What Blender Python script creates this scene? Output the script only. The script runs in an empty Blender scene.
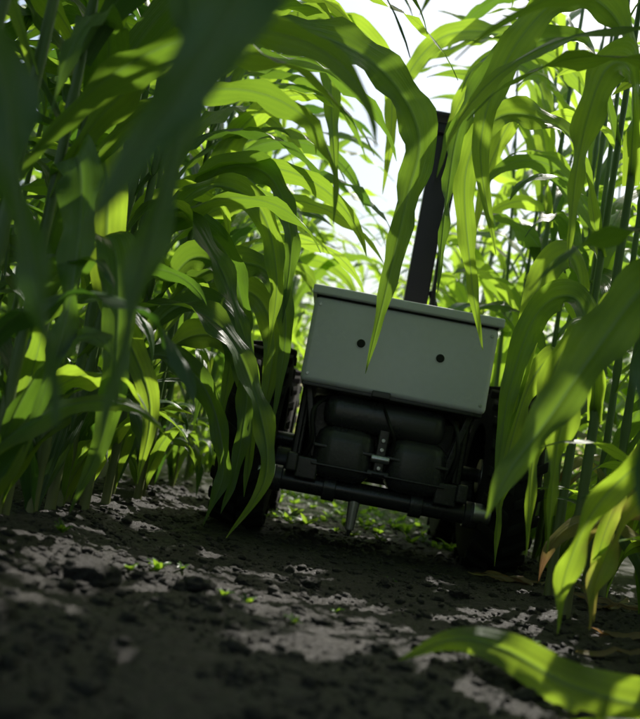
import bpy, math, random, bmesh
from mathutils import Vector, Matrix, noise
R = random.Random(7)
scene = bpy.context.scene
SUN_AZ, SUN_EL = math.radians(27), math.radians(53)
SUN = Vector((math.sin(SUN_AZ)*math.cos(SUN_EL), math.cos(SUN_AZ)*math.cos(SUN_EL), math.sin(SUN_EL)))

# ------------------------------------------------------------------ node helpers
def newmat(name):
    m = bpy.data.materials.new(name); m.use_nodes = True
    nt = m.node_tree; nt.nodes.clear()
    return m, nt
def N(nt, t, **kw):
    n = nt.nodes.new(t)
    for k, v in kw.items(): setattr(n, k, v)
    return n
def L(nt, a, b): nt.links.new(a, b)
def math_n(nt, op, a, b=None, clamp=False):
    n = nt.nodes.new('ShaderNodeMath'); n.operation = op; n.use_clamp = clamp
    for i, v in enumerate((a, b)):
        if v is None: continue
        if isinstance(v, (int, float)): n.inputs[i].default_value = v
        else: nt.links.new(v, n.inputs[i])
    return n.outputs[0]
def mixc(nt, f, a, b):
    n = nt.nodes.new('ShaderNodeMix'); n.data_type = 'RGBA'
    if isinstance(f, (int, float)): n.inputs[0].default_value = f
    else: nt.links.new(f, n.inputs[0])
    for i, v in ((6, a), (7, b)):
        if isinstance(v, tuple): n.inputs[i].default_value = (*v, 1)
        else: nt.links.new(v, n.inputs[i])
    return n.outputs[2]
def ramp(nt, f, p0, p1):
    n = nt.nodes.new('ShaderNodeMapRange'); n.clamp = True
    nt.links.new(f, n.inputs[0]); n.inputs[1].default_value = p0; n.inputs[2].default_value = p1
    return n.outputs[0]

# ------------------------------------------------------------------ materials
def leaf_material():
    m, nt = newmat('corn_leaf')
    out = N(nt, 'ShaderNodeOutputMaterial')
    at = N(nt, 'ShaderNodeAttribute', attribute_name='lf')
    ti = N(nt, 'ShaderNodeAttribute', attribute_name='tint')
    sx = N(nt, 'ShaderNodeSeparateXYZ'); L(nt, at.outputs['Vector'], sx.inputs[0])
    st = N(nt, 'ShaderNodeSeparateXYZ'); L(nt, ti.outputs['Vector'], st.inputs[0])
    u, v = sx.outputs[0], sx.outputs[1]
    rnd, age = st.outputs[0], st.outputs[1]
    mid = math_n(nt, 'SUBTRACT', 1.0, ramp(nt, math_n(nt, 'ABSOLUTE', u), 0.02, 0.06))
    vein = math_n(nt, 'SINE', math_n(nt, 'MULTIPLY', u, 95.0))
    vein2 = math_n(nt, 'SINE', math_n(nt, 'MULTIPLY', u, 37.0))
    geo = N(nt, 'ShaderNodeNewGeometry')
    nz = N(nt, 'ShaderNodeTexNoise'); L(nt, geo.outputs['Position'], nz.inputs['Vector'])
    nz.inputs['Scale'].default_value = 9; nz.inputs['Detail'].default_value = 4
    nzf = N(nt, 'ShaderNodeTexNoise'); nzf.inputs['Scale'].default_value = 60; nzf.inputs['Detail'].default_value = 3
    L(nt, geo.outputs['Position'], nzf.inputs['Vector'])
    g = mixc(nt, rnd, (0.036, 0.075, 0.034), (0.062, 0.118, 0.028))
    g = mixc(nt, ramp(nt, nz.outputs[0], 0.35, 0.7), g, (0.042, 0.086, 0.038))
    g = mixc(nt, math_n(nt, 'MULTIPLY', ramp(nt, vein, -1, 1), 0.15), g, (0.09, 0.15, 0.07))
    g = mixc(nt, math_n(nt, 'MULTIPLY', mid, 0.75), g, (0.17, 0.25, 0.14))
    a = math_n(nt, 'ADD', age, math_n(nt, 'MULTIPLY', math_n(nt, 'SUBTRACT', nz.outputs[0], 0.5), 1.0))
    yel = ramp(nt, a, 0.35, 0.6); brn = ramp(nt, a, 0.72, 0.95)
    g = mixc(nt, yel, g, (0.28, 0.26, 0.07))
    g = mixc(nt, brn, g, (0.24, 0.17, 0.09))
    t = mixc(nt, rnd, (0.14, 0.36, 0.03), (0.66, 0.95, 0.06))
    t = mixc(nt, math_n(nt, 'MULTIPLY', ramp(nt, vein2, -1, 1), 0.14), t, (0.16, 0.36, 0.04))
    t = mixc(nt, math_n(nt, 'MULTIPLY', mid, 0.6), t, (0.22, 0.38, 0.08))
    t = mixc(nt, yel, t, (0.65, 0.56, 0.12))
    t = mixc(nt, brn, t, (0.35, 0.20, 0.08))
    p = N(nt, 'ShaderNodeBsdfPrincipled')
    L(nt, g, p.inputs['Base Color'])
    L(nt, math_n(nt, 'ADD', 0.26, math_n(nt, 'MULTIPLY', nzf.outputs[0], 0.28)), p.inputs['Roughness'])
    p.inputs['Specular IOR Level'].default_value = 0.7
    bh = math_n(nt, 'ADD', math_n(nt, 'MULTIPLY', vein, 0.35), math_n(nt, 'ADD', math_n(nt, 'MULTIPLY', vein2, 0.6), math_n(nt, 'MULTIPLY', nzf.outputs[0], 2.0)))
    b = N(nt, 'ShaderNodeBump'); b.inputs['Strength'].default_value = 0.3; b.inputs['Distance'].default_value = 0.002
    L(nt, bh, b.inputs['Height']); L(nt, b.outputs[0], p.inputs['Normal'])
    tr = N(nt, 'ShaderNodeBsdfTranslucent'); L(nt, t, tr.inputs['Color'])
    mx = N(nt, 'ShaderNodeMixShader')
    L(nt, math_n(nt, 'ADD', .28, math_n(nt, 'MULTIPLY', rnd, .30)), mx.inputs[0])
    L(nt, p.outputs[0], mx.inputs[1]); L(nt, tr.outputs[0], mx.inputs[2]); L(nt, mx.outputs[0], out.inputs[0])
    return m

def stalk_material():
    m, nt = newmat('corn_stalk')
    out = N(nt, 'ShaderNodeOutputMaterial'); p = N(nt, 'ShaderNodeBsdfPrincipled')
    geo = N(nt, 'ShaderNodeNewGeometry')
    nz = N(nt, 'ShaderNodeTexNoise'); nz.inputs['Scale'].default_value = 14; L(nt, geo.outputs['Position'], nz.inputs['Vector'])
    at = N(nt, 'ShaderNodeAttribute', attribute_name='lf'); sx = N(nt, 'ShaderNodeSeparateXYZ'); L(nt, at.outputs['Vector'], sx.inputs[0])
    c = mixc(nt, nz.outputs[0], (0.08, 0.15, 0.04), (0.17, 0.25, 0.09))
    c = mixc(nt, math_n(nt, 'MULTIPLY', ramp(nt, sx.outputs[2], 0.35, 0.0), 0.6), c, (0.24, 0.21, 0.10))
    L(nt, c, p.inputs['Base Color']); p.inputs['Roughness'].default_value = 0.45
    L(nt, p.outputs[0], out.inputs[0])
    return m

def soil_material():
    m, nt = newmat('soil')
    out = N(nt, 'ShaderNodeOutputMaterial'); p = N(nt, 'ShaderNodeBsdfPrincipled')
    geo = N(nt, 'ShaderNodeNewGeometry')
    def nz(s, d, r=0.6):
        n = N(nt, 'ShaderNodeTexNoise'); n.inputs['Scale'].default_value = s; n.inputs['Detail'].default_value = d
        n.inputs['Roughness'].default_value = r
        L(nt, geo.outputs['Position'], n.inputs['Vector']); return n.outputs[0]
    a, b, c = nz(5, 5), nz(80, 6, .7), nz(300, 4, .7)
    col = mixc(nt, ramp(nt, a, .3, .7), (0.031, 0.026, 0.024), (0.048, 0.041, 0.038))
    col = mixc(nt, math_n(nt, 'MULTIPLY', ramp(nt, b, .45, .8), .5), col, (0.10, 0.088, 0.081))
    col = mixc(nt, math_n(nt, 'MULTIPLY', ramp(nt, c, .4, .7), .6), col, (0.021, 0.017, 0.0155))
    L(nt, col, p.inputs['Base Color'])
    L(nt, math_n(nt, 'ADD', .40, math_n(nt, 'MULTIPLY', b, .35)), p.inputs['Roughness'])
    p.inputs['Specular IOR Level'].default_value = 0.55
    h = math_n(nt, 'ADD', math_n(nt, 'MULTIPLY', b, 1.2), math_n(nt, 'MULTIPLY', c, .8))
    bp = N(nt, 'ShaderNodeBump'); bp.inputs['Strength'].default_value = 1; bp.inputs['Distance'].default_value = .008
    L(nt, h, bp.inputs['Height']); L(nt, bp.outputs[0], p.inputs['Normal']); L(nt, p.outputs[0], out.inputs[0])
    return m

def hard_material(name, col, rough, metal=0.0, dust=0.25, dustcol=(0.16, 0.14, 0.12), bump=0.1, scale=30):
    m, nt = newmat(name)
    out = N(nt, 'ShaderNodeOutputMaterial'); p = N(nt, 'ShaderNodeBsdfPrincipled')
    tc = N(nt, 'ShaderNodeTexCoord')
    n1 = N(nt, 'ShaderNodeTexNoise'); n1.inputs['Scale'].default_value = scale*.25; n1.inputs['Detail'].default_value = 6
    n2 = N(nt, 'ShaderNodeTexNoise'); n2.inputs['Scale'].default_value = scale*4; n2.inputs['Detail'].default_value = 4
    L(nt, tc.outputs['Object'], n1.inputs[0]); L(nt, tc.outputs['Object'], n2.inputs[0])
    f = math_n(nt, 'MULTIPLY', ramp(nt, math_n(nt, 'ADD', n1.outputs[0], math_n(nt, 'MULTIPLY', n2.outputs[0], .3)), .5, .95), dust)
    c = mixc(nt, f, col, dustcol); L(nt, c, p.inputs['Base Color'])
    p.inputs['Metallic'].default_value = metal
    L(nt, math_n(nt, 'ADD', rough, math_n(nt, 'MULTIPLY', f, .5)), p.inputs['Roughness'])
    b = N(nt, 'ShaderNodeBump'); b.inputs['Strength'].default_value = bump; b.inputs['Distance'].default_value = .002
    L(nt, n2.outputs[0], b.inputs['Height']); L(nt, b.outputs[0], p.inputs['Normal'])
    L(nt, p.outputs[0], out.inputs[0]); return m

M_leaf, M_stalk, M_soil = leaf_material(), stalk_material(), soil_material()
M_box = hard_material('grey_enclosure_paint', (0.84, 0.80, 0.97), .2, 0.0, .3, (0.52, 0.50, 0.52), .05, 12)
M_black = hard_material('black_plastic', (0.040, 0.040, 0.046), .24, 0, .4, (0.08, 0.07, 0.06), .2, 30)
M_frame = hard_material('black_steel', (0.045, 0.045, 0.05), .25, .3, .35, (0.09, 0.08, 0.07), .1, 30)
M_tire = hard_material('tire_rubber', (0.012, 0.011, 0.011), .85, 0, .8, (0.024, 0.020, 0.018), .6, 25)
M_metal = hard_material('bare_metal', (0.65, 0.65, 0.67), .3, .9, .3, (0.16, 0.14, 0.12), .1, 40)
M_mast = hard_material('mast_paint', (0.04, 0.030, 0.045), .3, .2, .15, (0.08, 0.07, 0.06), .05, 30)
M_hole = hard_material('rubber_grommet', (0.006, 0.006, 0.006), .6, 0, .1)

# ------------------------------------------------------------------ mesh builder
class MB:
    def __init__(s): s.v, s.f, s.lf, s.ti, s.mi = [], [], [], [], []
    def obj(s, name, mats, link=True, smooth=True):
        me = bpy.data.meshes.new(name); me.from_pydata(s.v, [], s.f)
        for m in mats: me.materials.append(m)
        if s.lf:
            a = me.attributes.new('lf', 'FLOAT_VECTOR', 'POINT'); a.data.foreach_set('vector', [c for t in s.lf for c in t])
            b = me.attributes.new('tint', 'FLOAT_VECTOR', 'POINT'); b.data.foreach_set('vector', [c for t in s.ti for c in t])
        if s.mi: me.polygons.foreach_set('material_index', s.mi)
        me.polygons.foreach_set('use_smooth', [smooth]*len(me.polygons)); me.update()
        if not link: return me
        o = bpy.data.objects.new(name, me); scene.collection.objects.link(o); return o

US = (-1, -.66, -.33, -.09, 0, .09, .33, .66, 1)
def add_leaf(mb, pts, sides, W, rnd, age, r, fold=.28, ripple=.012, freq=50):
    n = len(pts); base = len(mb.v); ph = r.uniform(0, 6); ph2 = r.uniform(0, 6); s = 0
    for i in range(n):
        t = i/(n-1)
        if i: s += (pts[i]-pts[i-1]).length
        T = (pts[min(i+1, n-1)]-pts[max(i-1, 0)]).normalized()
        S = sides[i]; S = (S - T*S.dot(T)).normalized(); Nn = S.cross(T)
        x = min(t/.32, 1); w = W*.5*(.42+.58*(x*x*(3-2*x)))*max(0.0, 1-t**2.5)+.0006
        fo = fold*(1-.65*t)
        for u in US:
            rp = ripple*(abs(u)**2)*(math.sin(freq*s+ph+(1.9 if u > 0 else 0))+.6*math.sin(freq*.43*s+ph2+(u > 0)*2.4))*min(1, 3*t)*min(1, 4*(1-t))
            p = pts[i]+S*(w*u)+Nn*(fo*abs(u)*w+rp - (.0018 if u == 0 else 0))
            mb.v.append(p); mb.lf.append((u*.5, s, p.z))
            mb.ti.append((rnd, age+max(0, t-.85)*1.0*(rnd > .6)+(abs(u) == 1)*.06, 0))
    k = len(US)
    for i in range(n-1):
        for j in range(k-1):
            a = base+i*k+j; mb.f.append((a, a+1, a+k+1, a+k)); mb.mi.append(0)

def catmull(P, n):
    P = [Vector(p) for p in P]; Q = [P[0]*2-P[1]]+P+[P[-1]*2-P[-2]]; out = []
    m = len(P)-1
    for i in range(n):
        g = i/(n-1)*m; k = min(int(g), m-1); t = g-k
        a, b, c, d = Q[k:k+4]
        out.append(.5*((2*b)+(c-a)*t+(2*a-5*b+4*c-d)*t*t+(3*b-a-3*c+d)*t**3))
    return out

def custom_leaf(mb, P, W, n0, n1, r, rnd=.5, age=0, tw=.45, **kw):
    """leaf through given centre-line points; faces n0 at the collar, n1 from tw of its length on"""
    pts = catmull(P, 44); n0, n1 = Vector(n0), Vector(n1); sides = []
    for i, p in enumerate(pts):
        t = min(1, i/43/tw); t = t*t*(3-2*t)
        T = (pts[min(i+1, 43)]-pts[max(i-1, 0)]).normalized()
        sides.append(T.cross(n0.lerp(n1, t)).normalized())
    add_leaf(mb, pts, sides, W, rnd, age, r, **kw)

def grow_leaf(z0, xy, az, e0, droop, length, W, twist, r, n=26, pw=1.15):
    p = Vector((xy[0], xy[1], z0)); pts = []; sides = []; ds = length/(n-1); daz = r.uniform(-.5, .5)
    for i in range(n):
        t = i/(n-1); e = max(e0-droop*t**pw, -math.radians(87)); a = az+daz*t*t
        T = Vector((math.cos(a)*math.cos(e), math.sin(a)*math.cos(e), math.sin(e)))
        pts.append(p.copy()); S = Vector((-math.sin(a), math.cos(a), 0))
        sides.append(Matrix.Rotation(twist*t*t, 3, T) @ S); p = p+T*ds
    return pts, sides

def add_stalk(mb, pts, rad0, rad1, r, nodes=.15):
    base = len(mb.v); n = len(pts); K = 8; s = 0
    for i, p in enumerate(pts):
        t = i/(n-1)
        if i: s += (pts[i]-pts[i-1]).length
        fr = (s/nodes) % 1.0
        rr = rad0+(rad1-rad0)*t + (.0022 if (fr < .12) else 0) - .0012*fr
        for k in range(K):
            a = k*2*math.pi/K
            q = p+Vector((math.cos(a)*rr, math.sin(a)*rr, 0)); mb.v.append(q)
            mb.lf.append((0, s, q.z)); mb.ti.append((.5, 0, 0))
    for i in range(n-1):
        for k in range(K):
            a = base+i*K+k; b = base+i*K+(k+1) % K
            mb.f.append((a, b, b+K, a+K)); mb.mi.append(1)

def corn(mb, r, origin=(0, 0), height=2.0, az=0.0, reject=None, nleaf=14, lean=(0, 0), tillers=4, old=.3, tone=(0, 1), shade_leaves=0):
    ox, oy = origin; n = 60
    def ax(z):
        t = z/height; return Vector((ox+lean[0]*t*t, oy+lean[1]*t*t, z))
    add_stalk(mb, [ax(height*i/(n-1)-.02) for i in range(n)], .0125, .0045, r)
    for i in range(nleaf):
        t = (i+.4)/nleaf; z = .08+(height*.93-.08)*t**1.08
        for attempt in range(4):
            a = az+(math.pi if i % 2 else 0)+r.gauss(0, .42)
            e0 = math.radians(r.uniform(52, 78)); droop = math.radians(r.uniform(115, 175))*(1.05-.3*t)
            ln = r.uniform(.66, .98)*(1-.25*abs(t-.5)*2); W = r.uniform(.070, .105)*(1-.3*abs(t-.5)*2)
            age = 0
            if i < 2: age = r.choice([.1, .4, .8]) if r.random() < old*1.6 else 0; ln *= .75; W *= .8; droop *= 1.1
            elif i < 4: age = .42 if r.random() < old*.5 else 0
            if attempt > 1: ln *= .6
            p0 = ax(z)
            pts, sd = grow_leaf(z, (p0.x, p0.y), a, e0, droop, ln, W, r.gauss(0, 1.1), r, pw=r.uniform(1.0, 1.5))
            if min(p.z for p in pts) < .02:
                for p in pts: p.z = max(p.z, .015+.01*noise.noise(p*9))
            if reject and reject(pts): continue
            add_leaf(mb, pts, sd, W, r.uniform(*tone), age, r, fold=r.uniform(.15, .45), ripple=r.uniform(.004, .013))
            break
    for i in range(tillers):     # basal shoots that hide the foot of the stalk
        a = r.uniform(0, 6.28); ln = r.uniform(.35, .62); W = r.uniform(.035, .06)
        pts, sd = grow_leaf(.02, (ox, oy), a, math.radians(r.uniform(66, 84)), math.radians(r.uniform(70, 150)), ln, W, r.gauss(0, 1.0), r, n=20, pw=1.6)
        for p in pts: p.z = max(p.z, .02)
        if reject and reject(pts): continue
        add_leaf(mb, pts, sd, W, r.uniform(*tone), .42 if r.random() < old*.5 else 0, r, fold=r.uniform(.2, .5), ripple=.006)
    rc = random.Random(int((ox*13+oy*101)*1000))
    for i in range(shade_leaves):       # extra upper leaves, added to keep the sun off the foreground soil
        for attempt in range(3):
            z = rc.uniform(1.45, height*.97); p0 = ax(z)
            a = (math.pi if ox > 0 else 0)+rc.gauss(0, 1.1)
            pts, sd = grow_leaf(z, (p0.x, p0.y), a, math.radians(rc.uniform(30, 60)), math.radians(rc.uniform(50, 85)), rc.uniform(.6, .95), .1, rc.gauss(0, .4), rc)
            if reject and reject(pts): continue
            add_leaf(mb, pts, sd, .105, rc.uniform(0, .5), 0, rc, fold=.2, ripple=.008); break

# ------------------------------------------------------------------ ground
def gh(x, y):
    v = Vector((x, y, 0))
    z = .018*noise.noise(v*1.3)+.009*noise.fractal(v*6, .9, 2.1, 4)+.005*noise.fractal(v*22+Vector((3, 1, 0)), .6, 2.2, 5)
    z += .005*abs(noise.noise(v*55))+.004*noise.noise(v*90)
    for rx in (-.5, .76): z += .030*math.exp(-((x-rx)/.16)**2)
    return z-.012
def axis(dense0, dense1, step, far):
    a = []; x = dense0
    while x < dense1: a.append(x); x += step
    s = step
    while a[-1] < far: s *= 1.35; a.append(a[-1]+s)
    s = step; b = []; x = dense0
    while x > -far: s *= 1.35; x -= s; b.append(x)
    return b[::-1]+a
xs = axis(-.9, 1.2, .0062, 600); ys = axis(.35, 3.4, .0075, 600)
mb = MB()
for y in ys:
    for x in xs:
        near = abs(x) < 12 and abs(y) < 25
        mb.v.append((x, y, gh(x, y) if near else -.01))
nx = len(xs)
for j in range(len(ys)-1):
    for i in range(nx-1):
        a = j*nx+i; mb.f.append((a, a+1, a+nx+1, a+nx))
mb.obj('ground', [M_soil])

def ico(sub):
    bm = bmesh.new(); bmesh.ops.create_icosphere(bm, subdivisions=sub, radius=1)
    v = [x.co.copy() for x in bm.verts]; f = [tuple(q.index for q in p.verts) for p in bm.faces]; bm.free(); return v, f
I2, I3 = ico(2), ico(4)
mb = MB()
def clod(x, y, s, big=False):
    V, F = I3 if big else I2; o = len(mb.v); off = Vector((R.uniform(-50, 50), R.uniform(-50, 50), R.uniform(-50, 50)))
    sc = Vector((R.uniform(.8, 1.4), R.uniform(.8, 1.3), R.uniform(.5, .85))); z0 = gh(x, y); ra = R.uniform(0, 6)
    for v in V:
        k = 1+.45*noise.noise(v*1.4+off)+(.30*noise.fractal(v*3.2+off, .8, 2.1, 3) if big else .25*noise.noise(v*3.5+off))
        q = Vector((v.x*sc.x, v.y*sc.y, v.z*sc.z))*(s*k); q = Matrix.Rotation(ra, 3, 'Z') @ q
        mb.v.append((x+q.x, y+q.y, z0+q.z+s*.15))
    mb.f += [tuple(i+o for i in f) for f in F]
for i in range(12000):
    x = R.uniform(-.75, 1.0); y = .55+3.2*R.random()**1.6
    if noise.noise(Vector((x*5, y*5, 4))) < -.25 and R.random() < .8: continue
    clod(x, y, .0022+.009*R.random()**4)
for x, y, s in [(-.27, 1.32, .034), (-.20, 1.42, .02), (.30, 1.15, .026), (.12, 1.12, .018), (.05, 1.75, .022), (-.10, 1.3, .016),
                (.17, .98, .016), (.22, 1.9, .016), (-.02, .95, .014), (.33, 1.6, .018), (-.3, 1.0, .018), (-.12, 1.42, .024), (.4, 1.35, .02)]:
    clod(x, y, s, True)
    for k in range(14): clod(x+R.gauss(0, s*1.6), y+R.gauss(0, s*1.6), s*R.uniform(.08, .3))
for i in range(110): clod(R.uniform(-.6, .9), R.uniform(.7, 3.2), R.uniform(.006, .016), True)
mb.obj('soil_clods', [M_soil])

# ------------------------------------------------------------------ corn plants beside the lane
# openings in the canopy: the sun reaches these spots (x, y, z, radius)
SHAFTS = [(.14, 1.30, 0, .085), (.20, 1.24, 0, .07), (-.09, 1.46, 0, .09), (.03, 1.37, 0, .07), (.30, 1.10, .05, .10), (.44, 1.08, .05, .07), (-.30, 1.55, 0, .05),
          (.10, 1.62, 0, .05), (.2, 3.2, 0, .16), (.1, 3.5, 0, .14), (.3, 3.8, 0, .14), (-.44, 1.7, .55, .07), (.34, 1.3, .36, .04), (.5, 1.6, .25, .07), (.5, 2.0, .45, .08), (.26, 1.12, 0, .06), (.36, 1.5, 0, .05)]
def shafted(p):
    for x, y, z, rad in SHAFTS:
        if p.z < z+.03: continue
        s = (p.z-z)/SUN.z
        if (p.x-s*SUN.x-x)**2+(p.y-s*SUN.y-y)**2 < rad*rad: return True
    return False
def reject(pts):
    for p in pts:
        x, y, z = p
        if shafted(p): return True
        if y < .12:
            if abs(x) < .3 and z < .8: return True
            continue
        if y < 2.75:
            if -.105 < x/y < .215 and (z-.24)/y < .20: return True
            if z < .20 and -.33 < x < .47 and y < 2.3: return True
        if y < 1.15 and abs(x/y) < .40 and z < .24+y*.62: return True
        if 2.3 < y < 3.7 and -.3 < x < .7 and z < .75: return True
        if 2.3 < y < 4.6 and .07 < x/y < .125 and z-.24 < y*.42: return True
    return False
def near_row(x0, ys_, seed, old=.2, spread=.45, tone=(0, 1), hh=(1.85, 2.3), shade_leaves=lambda y: 0):
    r = random.Random(seed)
    for y in ys_:
        mb = MB(); x = x0+r.gauss(0, .03); yy = y+r.gauss(0, .03)
        corn(mb, r, (x, yy), r.uniform(*hh), r.choice([0, math.pi])+r.gauss(0, spread), reject, r.randint(13, 15), (r.gauss(0, .06), r.gauss(0, .05)), 5, old, tone, shade_leaves(y))
        mb.obj('corn_plant', [M_leaf, M_stalk])
near_row(-.50, [-.1+.175*i for i in range(23)], 11, 0, tone=(0, .85), shade_leaves=lambda y: 4 if .8 < y < 2.0 else 0)
near_row(.76, [-.1+.175*i for i in range(23)], 23, .5, tone=(.25, 1), shade_leaves=lambda y: 9 if 1.2 < y < 2.5 else (4 if y < 1.2 else 0))
near_row(-.50, [-.5, -.3], 12, 0, tone=(0, .8))
near_row(.76, [-.5, -.3], 13, 0, tone=(0, .8))
near_row(-1.05, [1.2+.2*i for i in range(13)], 31, 0)
near_row(1.38, [.6+.22*i for i in range(15)], 37, tone=(.3, 1), hh=(1.5, 1.9))

def hero(stalk, height, leaves, seed, extra=6):
    r = random.Random(seed); mb = MB(); n = 60; x, y = stalk
    add_stalk(mb, [Vector((x, y, height*i/(n-1)-.02)) for i in range(n)], .0125, .005, r)
    for lf in leaves:
        kw = dict(lf); P = kw.pop('P'); W = kw.pop('W'); a = kw.pop('n0', (0, 0, 1)); b = kw.pop('n1', (.25, -1, .1))
        custom_leaf(mb, P, W, a, b, r, **kw)
    for i in range(extra):
        z = r.uniform(.5, height*.9)
        pts, sd = grow_leaf(z, (x, y), r.uniform(0, 6.28), math.radians(r.uniform(55, 75)), math.radians(r.uniform(110, 160)), r.uniform(.55, .8), .08, r.gauss(0, .8), r)
        if not reject(pts): add_leaf(mb, pts, sd, .08, r.random(), 0, r)
    mb.obj('corn_plant', [M_leaf, M_stalk])

hero((-.50, 1.92), 2.1, [
    dict(P=[(-.50, 1.92, .70), (-.40, 1.9, .98), (-.24, 1.9, 1.13), (-.07, 1.9, 1.125), (.05, 1.9, 1.06), (.125, 1.9, .95), (.122, 1.9, .82), (.112, 1.9, .60), (.10, 1.9, .42)], W=.115, rnd=.4, n1=(.35, -1, 0), tw=.6),
    dict(P=[(-.50, 1.92, .34), (-.42, 1.9, .45), (-.311, 1.9, .492), (-.194, 1.9, .44), (-.10, 1.9, .29), (-.068, 1.9, .16), (-.124, 1.9, .03)], W=.07, rnd=.5, n1=(.4, -1, .5), tw=.8),
    dict(P=[(-.50, 1.9, .55), (-.40, 1.95, .72), (-.27, 2.0, .62), (-.18, 2.0, .47), (-.12, 2.0, .36)], W=.065, rnd=.5, n1=(.5, -1, .6), tw=.8),
    dict(P=[(-.50, 1.9, .2), (-.38, 2.0, .38), (-.25, 2.05, .34), (-.17, 2.05, .17), (-.19, 2.05, .03)], W=.065, rnd=.3, n1=(-.4, -1, .2)),
    dict(P=[(-.50, 1.92, .5), (-.40, 2.05, .70), (-.28, 2.15, .68), (-.20, 2.2, .52), (-.17, 2.2, .33)], W=.08, rnd=.2, n1=(-.5, -1, .2)),
], 15)
hero((-.47, 2.32), 2.1, [
    dict(P=[(-.47, 2.32, .45), (-.38, 2.28, .66), (-.27, 2.25, .63), (-.22, 2.22, .45), (-.21, 2.2, .22)], W=.08, rnd=.4, n1=(.5, -1, .2)),
    dict(P=[(-.47, 2.32, .25), (-.36, 2.28, .45), (-.22, 2.22, .46), (-.14, 2.2, .30), (-.12, 2.2, .10)], W=.075, rnd=.6, n1=(-.3, -1, .2)),
    dict(P=[(-.47, 2.32, .65), (-.36, 2.3, .9), (-.22, 2.28, .92), (-.13, 2.25, .76), (-.11, 2.25, .54)], W=.085, rnd=.3, n1=(.4, -1, .2)),
    dict(P=[(-.47, 2.32, .40), (-.36, 2.3, .62), (-.20, 2.28, .68), (-.105, 2.26, .56), (-.085, 2.25, .28)], W=.085, rnd=.3, n1=(-.2, -1, .3)),
    dict(P=[(-.47, 2.32, .35), (-.36, 2.34, .56), (-.22, 2.35, .62), (-.14, 2.35, .54), (-.12, 2.34, .40), (-.13, 2.34, .22)], W=.09, rnd=.5, n1=(.1, -1, .3)),
], 45)
hero((-.46, 2.05), 2.0, [
    dict(P=[(-.46, 2.05, .30), (-.36, 2.08, .50), (-.24, 2.1, .52), (-.16, 2.1, .38), (-.145, 2.1, .18), (-.16, 2.1, .06)], W=.07, rnd=.3, n1=(.5, -1, .2)),
    dict(P=[(-.46, 2.05, .58), (-.36, 2.1, .80), (-.22, 2.14, .80), (-.14, 2.15, .64), (-.125, 2.15, .44)], W=.075, rnd=.6, n1=(-.4, -1, .2)),
], 46, 3)
hero((.57, 1.82), 2.1, [
    dict(P=[(.57, 1.82, 1.0), (.50, 1.8, 1.22), (.38, 1.8, 1.28), (.28, 1.8, 1.14), (.245, 1.8, .93), (.314, 1.8, .70)], W=.09, rnd=.6, n1=(-.3, -1, 0)),
    dict(P=[(.57, 1.82, .9), (.52, 1.75, 1.10), (.45, 1.7, 1.08), (.42, 1.68, .9), (.43, 1.68, .68)], W=.085, rnd=.7, n1=(.3, -1, 0)),
    dict(P=[(.57, 1.82, .40), (.52, 1.75, .56), (.45, 1.7, .50), (.425, 1.68, .32), (.44, 1.68, .12)], W=.07, rnd=.8, n1=(.3, -1, 0)),
    dict(P=[(.57, 1.82, .50), (.52, 1.9, .66), (.455, 1.96, .63), (.425, 1.98, .45), (.43, 1.98, .2)], W=.075, rnd=.45, n1=(-.3, -1, 0)),
], 5)
hero((.62, 2.12), 2.2, [
    dict(P=[(.62, 2.12, 1.1), (.5, 2.1, 1.33), (.32, 2.1, 1.28), (.234, 2.1, 1.10), (.23, 2.1, .87), (.245, 2.1, .66)], W=.075, rnd=.3, n1=(.6, -1, 0)),
    dict(P=[(.62, 2.12, .82), (.5, 2.05, 1.06), (.32, 2.0, 1.08), (.25, 2.0, .94), (.30, 2.0, .70), (.355, 2.0, .53)], W=.07, rnd=.6, n1=(-.5, -1, 0)),
    dict(P=[(.62, 2.12, .62), (.55, 2.1, .80), (.48, 2.08, .74), (.46, 2.06, .52), (.45, 2.05, .33)], W=.08, rnd=.7, n1=(-.2, -1, 0)),
    dict(P=[(.62, 2.12, .42), (.55, 2.1, .55), (.49, 2.08, .48), (.46, 2.06, .26), (.47, 2.05, .06)], W=.07, rnd=.8, n1=(.4, -1, 0)),
], 6)
hero((-.44, 2.6), 2.2, [
    dict(P=[(-.44, 2.6, 1.1), (-.36, 2.6, 1.38), (-.22, 2.6, 1.5), (-.14, 2.6, 1.40), (-.095, 2.6, 1.22), (-.041, 2.6, 1.0)], W=.095, rnd=.5, n1=(.2, -1, 0)),
    dict(P=[(-.44, 2.6, 1.2), (-.34, 2.75, 1.48), (-.12, 2.8, 1.62), (.04, 2.8, 1.5), (.09, 2.8, 1.3), (.10, 2.8, 1.08)], W=.085, rnd=.8, n1=(-.3, -1, 0)),
], 8)
hero((.66, 2.9), 2.3, [
    dict(P=[(.66, 2.9, 1.3), (.54, 2.9, 1.6), (.38, 2.9, 1.62), (.30, 2.9, 1.45), (.27, 2.9, 1.2)], W=.09, rnd=.8, n1=(.3, -1, 0)),
    dict(P=[(.66, 2.9, 1.1), (.58, 2.85, 1.4), (.48, 2.8, 1.42), (.42, 2.8, 1.22), (.41, 2.8, .98)], W=.085, rnd=.95, n1=(-.3, -1, 0)),
    dict(P=[(.66, 2.9, 1.4), (.50, 3.0, 1.75), (.25, 3.1, 1.8), (.12, 3.1, 1.6), (.10, 3.1, 1.3)], W=.09, rnd=.7, n1=(.4, -1, 0)),
], 28)
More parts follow.
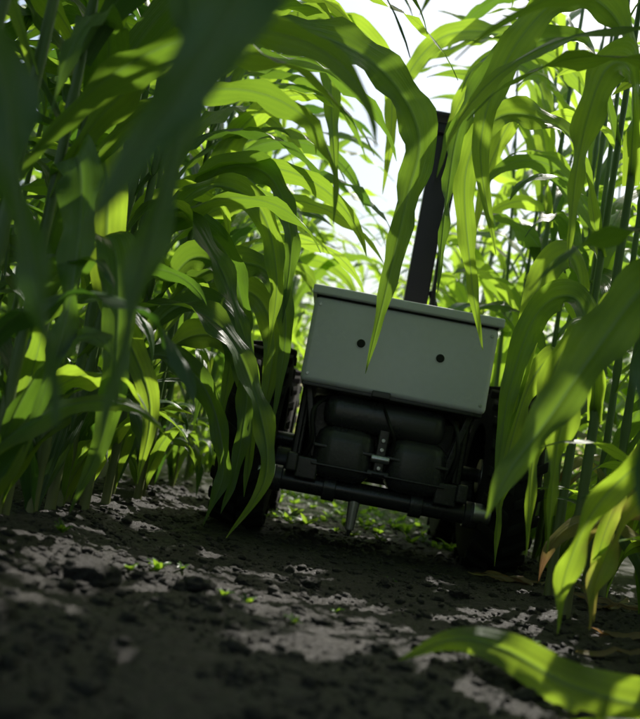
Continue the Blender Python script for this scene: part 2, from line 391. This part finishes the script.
hero((.66, 1.30), 2.0, [
    dict(P=[(.66, 1.3, .42), (.55, 1.3, .60), (.46, 1.3, .574), (.394, 1.3, .459), (.341, 1.3, .346), (.298, 1.3, .265), (.275, 1.3, .19)], W=.09, rnd=.5, n0=(0, 0, 1), n1=(-.6, -1, .5)),
    dict(P=[(.66, 1.3, .30), (.56, 1.32, .36), (.46, 1.35, .26), (.42, 1.36, .14), (.42, 1.36, .04)], W=.05, rnd=.9, age=.25),
    dict(P=[(.66, 1.35, .5), (.55, 1.5, .62), (.46, 1.55, .52), (.43, 1.55, .34), (.44, 1.55, .14)], W=.07, rnd=.8, n1=(.4, -1, 0)),
    dict(P=[(.66, 1.4, .22), (.60, 1.45, .30), (.54, 1.46, .24), (.50, 1.46, .12), (.50, 1.46, .04)], W=.04, rnd=.9, age=.5, n1=(.4, -1, 0)),
    dict(P=[(.66, 1.5, .28), (.61, 1.55, .36), (.56, 1.56, .28), (.53, 1.56, .15), (.54, 1.56, .04)], W=.04, rnd=.9, age=.45, n1=(-.4, -1, 0)),
], 9)
hero((.60, .88), 2.0, [
    dict(P=[(.60, .88, .40), (.45, .9, .56), (.35, .9, .54), (.325, .9, .43), (.335, .9, .31), (.35, .9, .2)], W=.04, rnd=.0, n1=(.5, -1, 0)),
    dict(P=[(.60, 1.05, .04), (.53, 1.07, .028), (.45, 1.08, .018), (.36, 1.09, .024), (.28, 1.11, .048), (.22, 1.12, .046), (.16, 1.12, .010)], W=.066, rnd=.95, age=.1, n0=(0, -1, .8), n1=(-.2, -1, .25), ripple=.007, fold=-.2),
    dict(P=[(.60, 1.0, .04), (.53, .99, .02), (.46, .99, .012), (.38, .98, .012), (.32, .975, .008)], W=.035, rnd=.9, age=.15, n0=(0, -1, .8), n1=(-.15, -1, .5), ripple=.006),
], 10, 2)
hero((.52, .42), 1.9, [
    dict(P=[(.52, .42, .45), (.32, .5, .78), (.10, .55, .80), (-.04, .55, .66), (-.085, .55, .53), (-.111, .55, .461), (-.137, .55, .40), (-.159, .55, .344)], W=.060, rnd=.1, n1=(.6, -1, .5)),
], 12, 0)
hero((-.46, .72), 2.0, [
    dict(P=[(-.46, .72, .38), (-.38, .72, .55), (-.30, .7, .50), (-.256, .7, .39), (-.215, .7, .296), (-.190, .7, .22)], W=.05, rnd=.1, n1=(-.5, -1, 0)),
    dict(P=[(-.46, .72, .50), (-.34, .78, .72), (-.22, .8, .70), (-.165, .8, .56), (-.17, .8, .407), (-.176, .8, .27), (-.179, .8, .18)], W=.034, rnd=.2, n1=(.8, -1, 0)),
], 14, 0)
hero((-.52, 1.68), 2.0, [
    dict(P=[(-.52, 1.68, .62), (-.50, 1.69, .74), (-.465, 1.7, .671), (-.418, 1.7, .47), (-.302, 1.7, .28), (-.293, 1.7, .12)], W=.085, rnd=.9, n1=(.2, -1, .2)),
    dict(P=[(-.52, 1.68, .42), (-.42, 1.6, .55), (-.36, 1.55, .42), (-.34, 1.55, .22), (-.37, 1.55, .06)], W=.07, rnd=.3, n1=(.4, -1, .2)),
    dict(P=[(-.52, 1.6, .5), (-.46, 1.45, .64), (-.41, 1.38, .55), (-.39, 1.36, .36), (-.41, 1.36, .16)], W=.075, rnd=.2, n1=(-.4, -1, .2)),
], 16)

# ------------------------------------------------------------------ rest of the field
field = bpy.data.objects.new('corn_field', None); scene.collection.objects.link(field)
var = []
for k in range(9):
    r = random.Random(100+k); mb = MB(); corn(mb, r, (0, 0), r.uniform(1.8, 2.2), 0, None, 13, (r.gauss(0, .05), r.gauss(0, .05)), 3, .1, (.4, 1))
    var.append(mb.obj('corn_variant', [M_leaf, M_stalk], link=False))
r = random.Random(55)
def put(x, y, k=1):
    o = bpy.data.objects.new('stand_of_corn', r.choice(var)); scene.collection.objects.link(o); o.parent = field
    o.location = (x+r.gauss(0, .03), y+r.gauss(0, .04), 0); o.rotation_euler = (r.gauss(0, .03), r.gauss(0, .03), r.gauss(0, .7)+r.choice([0, math.pi]))
    s = r.uniform(.85, 1.05)*k; o.scale = (s, s, s)
for rx, y0, k in ((-.5, 3.95, 1), (.76, 3.95, .95), (-1.05, 3.85, 1), (1.38, 3.95, .9), (-1.7, 1.6, 1), (2.0, 1.8, .85), (-2.35, 2.2, .95), (2.65, 2.6, .8)):
    y = y0
    while y < 10: put(rx, y, k); y += .22 if y < 6 else .34
# the row bends and closes the lane farther on
for x, y in [(-.22, 4.4), (-.05, 5.4), (.62, 4.8), (.10, 6.3), (.45, 6.0), (.30, 5.2), (-.1, 7.0), (.55, 7.4), (.1, 8.0), (.4, 8.5), (-.2, 8.6), (.2, 9.2)]: put(x, y, .95)

# ------------------------------------------------------------------ robot
robot = bpy.data.objects.new('farm_robot', None); scene.collection.objects.link(robot)
robot.location = (.205, 2.4, 0)
def fin(bm, name, mat, bevel=0, segs=3, smooth=True):
    me = bpy.data.meshes.new(name); bm.to_mesh(me); bm.free(); me.materials.append(mat)
    o = bpy.data.objects.new(name, me); scene.collection.objects.link(o); o.parent = robot
    if bevel:
        b = o.modifiers.new('b', 'BEVEL'); b.width = bevel; b.segments = segs; b.limit_method = 'ANGLE'
    for p in me.polygons: p.use_smooth = smooth
    if smooth and bevel: o.modifiers.new('w', 'WEIGHTED_NORMAL')
    return o
def box(name, c, s, mat, bevel=.006, rot=None, taper=1.0):
    bm = bmesh.new(); bmesh.ops.create_cube(bm, size=1)
    for v in bm.verts:
        k = taper if v.co.z < 0 else 1
        v.co = Vector((v.co.x*s[0]*k, v.co.y*s[1]*k, v.co.z*s[2]))
    if rot: bmesh.ops.rotate(bm, verts=bm.verts, cent=(0, 0, 0), matrix=rot)
    bmesh.ops.translate(bm, verts=bm.verts, vec=c); return fin(bm, name, mat, bevel)
def cyl(name, a, b, rad, mat, rad2=None, seg=32, bevel=.003):
    a, b = Vector(a), Vector(b); d = b-a; bm = bmesh.new()
    bmesh.ops.create_cone(bm, cap_ends=True, segments=seg, radius1=rad, radius2=rad if rad2 is None else rad2, depth=d.length)
    q = Vector((0, 0, 1)).rotation_difference(d.normalized()).to_matrix()
    bmesh.ops.rotate(bm, verts=bm.verts, cent=(0, 0, 0), matrix=q); bmesh.ops.translate(bm, verts=bm.verts, vec=(a+b)/2)
    return fin(bm, name, mat, bevel, 2)
box('enclosure', (0, .33, .535), (.505, .66, .235), M_box, .014)
box('lid', (0, .33, .669), (.524, .68, .026), M_box, .005)
box('lid_seam', (0, .33, .6545), (.499, .654, .004), M_hole, 0)
box('enclosure_skirt', (0, .33, .414), (.49, .64, .012), M_frame, .003)
for sx in (-.108, .108):
    cyl('port_ring', (sx, -.001, .545), (sx, .004, .545), .0155, M_box)
    cyl('port', (sx, -.003, .545), (sx, .004, .545), .012, M_hole)
box('latch', (-.03, -.004, .418), (.05, .012, .018), M_frame, .003)
for sx in (-.235, .235):
    for z in (.44, .63): cyl('bolt', (sx, -.003, z), (sx, .004, z), .0045, M_metal, seg=12, bevel=.001)
box('battery_tank', (-.005, .16, .358), (.335, .26, .095), M_black, .034)
box('chassis_core', (0, .42, .29), (.425, .50, .22), M_black, .02)
for sx, zc in ((-.098, .245), (.100, .245)):
    box('motor_pod', (sx, .12, zc), (.165, .20, .150), M_black, .045)
    box('pod_band', (sx, .118, zc+.012), (.169, .19, .010), M_frame, .003)
    box('pod_lip', (sx, .118, zc-.038), (.166, .196, .006), M_frame, .002)
box('linkage_plate', (0, .05, .27), (.028, .03, .13), M_frame, .004)
cyl('linkage_pin', (-.025, .03, .25), (.025, .03, .25), .011, M_metal, seg=20)
cyl('linkage_pin', (-.03, .035, .21), (.03, .035, .21), .009, M_frame, seg=20)
for z in (.30, .275, .225): cyl('bolt', (0, .024, z), (0, .036, z), .006, M_metal, seg=6, bevel=.001)
cyl('cross_tube', (-.27, .09, .148), (.27, .09, .148), .028, M_frame)
for sx in (-.27, -.12, .12, .27): cyl('tube_collar', (sx-.018, .09, .148), (sx+.018, .09, .148), .036, M_black)
cyl('spray_nozzle', (-.045, .09, .135), (-.045, .09, .045), .017, M_metal, .012)
cyl('nozzle_tip', (-.045, .09, .046), (-.045, .09, .028), .007, M_frame, .004, 16)
for sx in (-1, 1):
    box('fork_leg', (sx*.232, .20, .30), (.026, .07, .26), M_frame, .006)
    box('fork_brace', (sx*.205, .10, .33), (.02, .03, .22), M_frame, .004, Matrix.Rotation(sx*.25, 3, 'Y'))
    box('side_rail', (sx*.232, .50, .20), (.03, .95, .05), M_frame, .006)
    box('side_guard', (sx*.222, .45, .31), (.014, .60, .19), M_black, .005)
    cyl('drive_motor', (sx*.20, .27, .19), (sx*.29, .27, .19), .052, M_black)
    cyl('axle_hub', (sx*.27, .05, .158), (sx*.318, .05, .158), .026, M_metal)
    box('bracket', (sx*.19, .06, .19), (.06, .05, .06), M_frame, .006)
box('rear_plate', (0, .72, .27), (.40, .03, .10), M_frame, .005)
def cable(name, P, rad, mat):
    cu = bpy.data.curves.new(name, 'CURVE'); cu.dimensions = '3D'; cu.bevel_depth = rad; cu.bevel_resolution = 3
    s = cu.splines.new('POLY'); q = catmull(P, 30); s.points.add(29)
    for i, p in enumerate(q): s.points[i].co = (*p, 1)
    cu.materials.append(mat); o = bpy.data.objects.new(name, cu); scene.collection.objects.link(o); o.parent = robot
cable('cable', [(-.15, .08, .41), (-.20, .03, .35), (-.19, .04, .26), (-.22, .1, .18)], .006, M_hole)
cable('cable', [(.16, .08, .41), (.19, .02, .36), (.20, .03, .27), (.17, .08, .17)], .006, M_hole)
cable('cable', [(-.02, .05, .40), (.01, 0, .34), (.03, .02, .29), (.01, .05, .2)], .004, M_hole)
def wheel(cx, cy, rad=.27, w=.15):
    bm = bmesh.new(); K = 72
    prof = [(-.5, .56), (-.5, .75), (-.49, .87), (-.42, .93), (-.25, .955), (0, .96), (.25, .955), (.42, .93), (.49, .87), (.5, .75), (.5, .56), (.30, .54), (.28, .50), (-.28, .50), (-.30, .54)]
    rings = []
    for k in range(K):
        a = k*2*math.pi/K
        rings.append([bm.verts.new((p[0]*w, math.cos(a)*p[1]*rad, math.sin(a)*p[1]*rad)) for p in prof])
    n = len(prof)
    for k in range(K):
        A, B = rings[k], rings[(k+1) % K]
        for j in range(n): bm.faces.new((A[j], A[(j+1) % n], B[(j+1) % n], B[j]))
    nl = 22
    for k in range(nl*2):
        side = -1 if k % 2 else 1; a = k*math.pi/nl
        vs = []
        for (x, da) in ((.03, 0), (.52, -.16), (.52, -.27), (.03, -.09)):
            for hh in (.90 if x > .3 else .94, .985 if x > .3 else 1.03):
                aa = a+da
                vs.append(bm.verts.new((side*x*w, math.cos(aa)*hh*rad, math.sin(aa)*hh*rad)))
        for q in ((0, 2, 4, 6), (1, 3, 5, 7), (0, 1, 3, 2), (2, 3, 5, 4), (4, 5, 7, 6), (6, 7, 1, 0)): bm.faces.new([vs[i] for i in q])
    bmesh.ops.recalc_face_normals(bm, faces=bm.faces); bmesh.ops.translate(bm, verts=bm.verts, vec=(cx, cy, rad-.012))
    fin(bm, 'wheel_tire', M_tire, .004, 2, True)
    cyl('wheel_rim', (cx-.04, cy, rad-.012), (cx+.04, cy, rad-.012), rad*.53, M_frame)
    cyl('wheel_hub', (cx-.06, cy, rad-.012), (cx+.06, cy, rad-.012), .05, M_metal)
for cx in (-.365, .365):
    for cy in (.27, .98): wheel(cx, cy)
for cy in (.27, .98): cyl('axle', (-.36, cy, .258), (.36, cy, .258), .02, M_frame)
box('mast_base', (.05, .60, .70), (.15, .13, .03), M_frame, .005)
box('mast', (.054, .60, 1.04), (.080, .045, .68), M_mast, .006)
box('mast_channel', (.108, .605, .98), (.012, .045, .56), M_mast, .002)
cyl('mast_strut', (.17, .60, .69), (.10, .60, .84), .010, M_mast)
cyl('mast_strut', (-.04, .60, .69), (.02, .60, .79), .008, M_mast)
box('mast_head', (.07, .60, 1.395), (.14, .09, .035), M_mast, .006)
box('mast_plate', (.085, .58, 1.43), (.18, .12, .012), M_mast, .003)
cable('mast_cable', [(.13, .56, .69), (.11, .56, .82), (.102, .575, 1.0), (.11, .575, 1.2), (.10, .57, 1.38)], .005, M_hole)
robot.rotation_euler = (0, math.radians(.4), math.radians(-1.5))

# ------------------------------------------------------------------ weeds and litter
def weed_mesh(mb, x, y, s, r):
    z = gh(x, y)
    for i in range(6):
        a = i*1.05+r.uniform(-.3, .3)
        pts, sd = grow_leaf(z+.002, (x, y), a, math.radians(r.uniform(35, 70)), math.radians(r.uniform(50, 90)), s*r.uniform(.7, 1.2), s*.4, 0, r, 10)
        add_leaf(mb, pts, sd, s*.42, .6, 0, r, ripple=.0005)
for i, (x, y, s) in enumerate([(-.205, 1.55, .03), (-.40, 1.65, .03), (-.04, 1.38, .022), (-.08, 1.42, .02), (.03, 1.25, .016), (.42, 1.5, .02), (-.17, 1.6, .018), (.24, 2.0, .02), (-.24, 1.48, .02), (.10, 1.5, .014)]):
    mb = MB(); weed_mesh(mb, x, y, s, random.Random(i)); mb.obj('weed_seedling', [M_leaf])
mb = MB(); r = random.Random(77)
for i in range(110): weed_mesh(mb, r.uniform(-.1, .55), r.uniform(2.9, 5.2), r.uniform(.025, .07), r)
mb.obj('weed_patch', [M_leaf])
mb = MB(); r = random.Random(3)
for i in range(12):
    sx = r.choice([.70, .68, .66]); x, y = sx+r.gauss(0, .05), r.uniform(1.1, 2.4)
    pts, sd = grow_leaf(0, (x, y), r.uniform(0, 6.28), .3, .6, r.uniform(.1, .3), .03, r.gauss(0, 2), r, 14)
    for p in pts: p.z = gh(p.x, p.y)+.012+.012*noise.noise(p*14)
    add_leaf(mb, pts, sd, r.uniform(.015, .03), r.random(), r.uniform(.8, 1.1), r, fold=.6, ripple=.004)
mb.obj('leaf_litter', [M_leaf])

# ------------------------------------------------------------------ light
w = bpy.data.worlds.new('World'); scene.world = w; w.use_nodes = True; nt = w.node_tree
sky = nt.nodes.new('ShaderNodeTexSky'); sky.sky_type = 'NISHITA'; sky.sun_disc = False
sky.sun_elevation = SUN_EL; sky.sun_rotation = SUN_AZ; sky.air_density = 1.6; sky.dust_density = 3.0; sky.ozone_density = .6
bg = nt.nodes['Background']; bg.inputs[1].default_value = .15; nt.links.new(sky.outputs[0], bg.inputs[0])
sd = bpy.data.lights.new('sun', 'SUN'); sd.energy = 5; sd.angle = math.radians(.5); sd.color = (1, .95, .86)
so = bpy.data.objects.new('sun', sd); scene.collection.objects.link(so)
so.rotation_euler = SUN.to_track_quat('Z', 'Y').to_euler()

# ------------------------------------------------------------------ camera
cd = bpy.data.cameras.new('camera'); co = bpy.data.objects.new('camera', cd); scene.collection.objects.link(co)
cd.sensor_fit = 'HORIZONTAL'; cd.sensor_width = 24; cd.lens = 33.75; cd.clip_start = .02; cd.clip_end = 2000
p = math.atan(91/900); th = math.radians(10.5)
f = Vector((0, math.cos(p), math.sin(p))); r0 = Vector((1, 0, 0)); u0 = Vector((0, -math.sin(p), math.cos(p)))
rr = math.cos(th)*r0+math.sin(th)*u0; uu = -math.sin(th)*r0+math.cos(th)*u0
co.matrix_world = Matrix(((rr.x, uu.x, -f.x, 0), (rr.y, uu.y, -f.y, 0), (rr.z, uu.z, -f.z, .24), (0, 0, 0, 1)))
cd.dof.use_dof = True; cd.dof.focus_distance = 2.1; cd.dof.aperture_fstop = 2.6
scene.camera = co
scene.view_settings.view_transform = 'Standard'; scene.view_settings.look = 'None'; scene.view_settings.exposure = 0
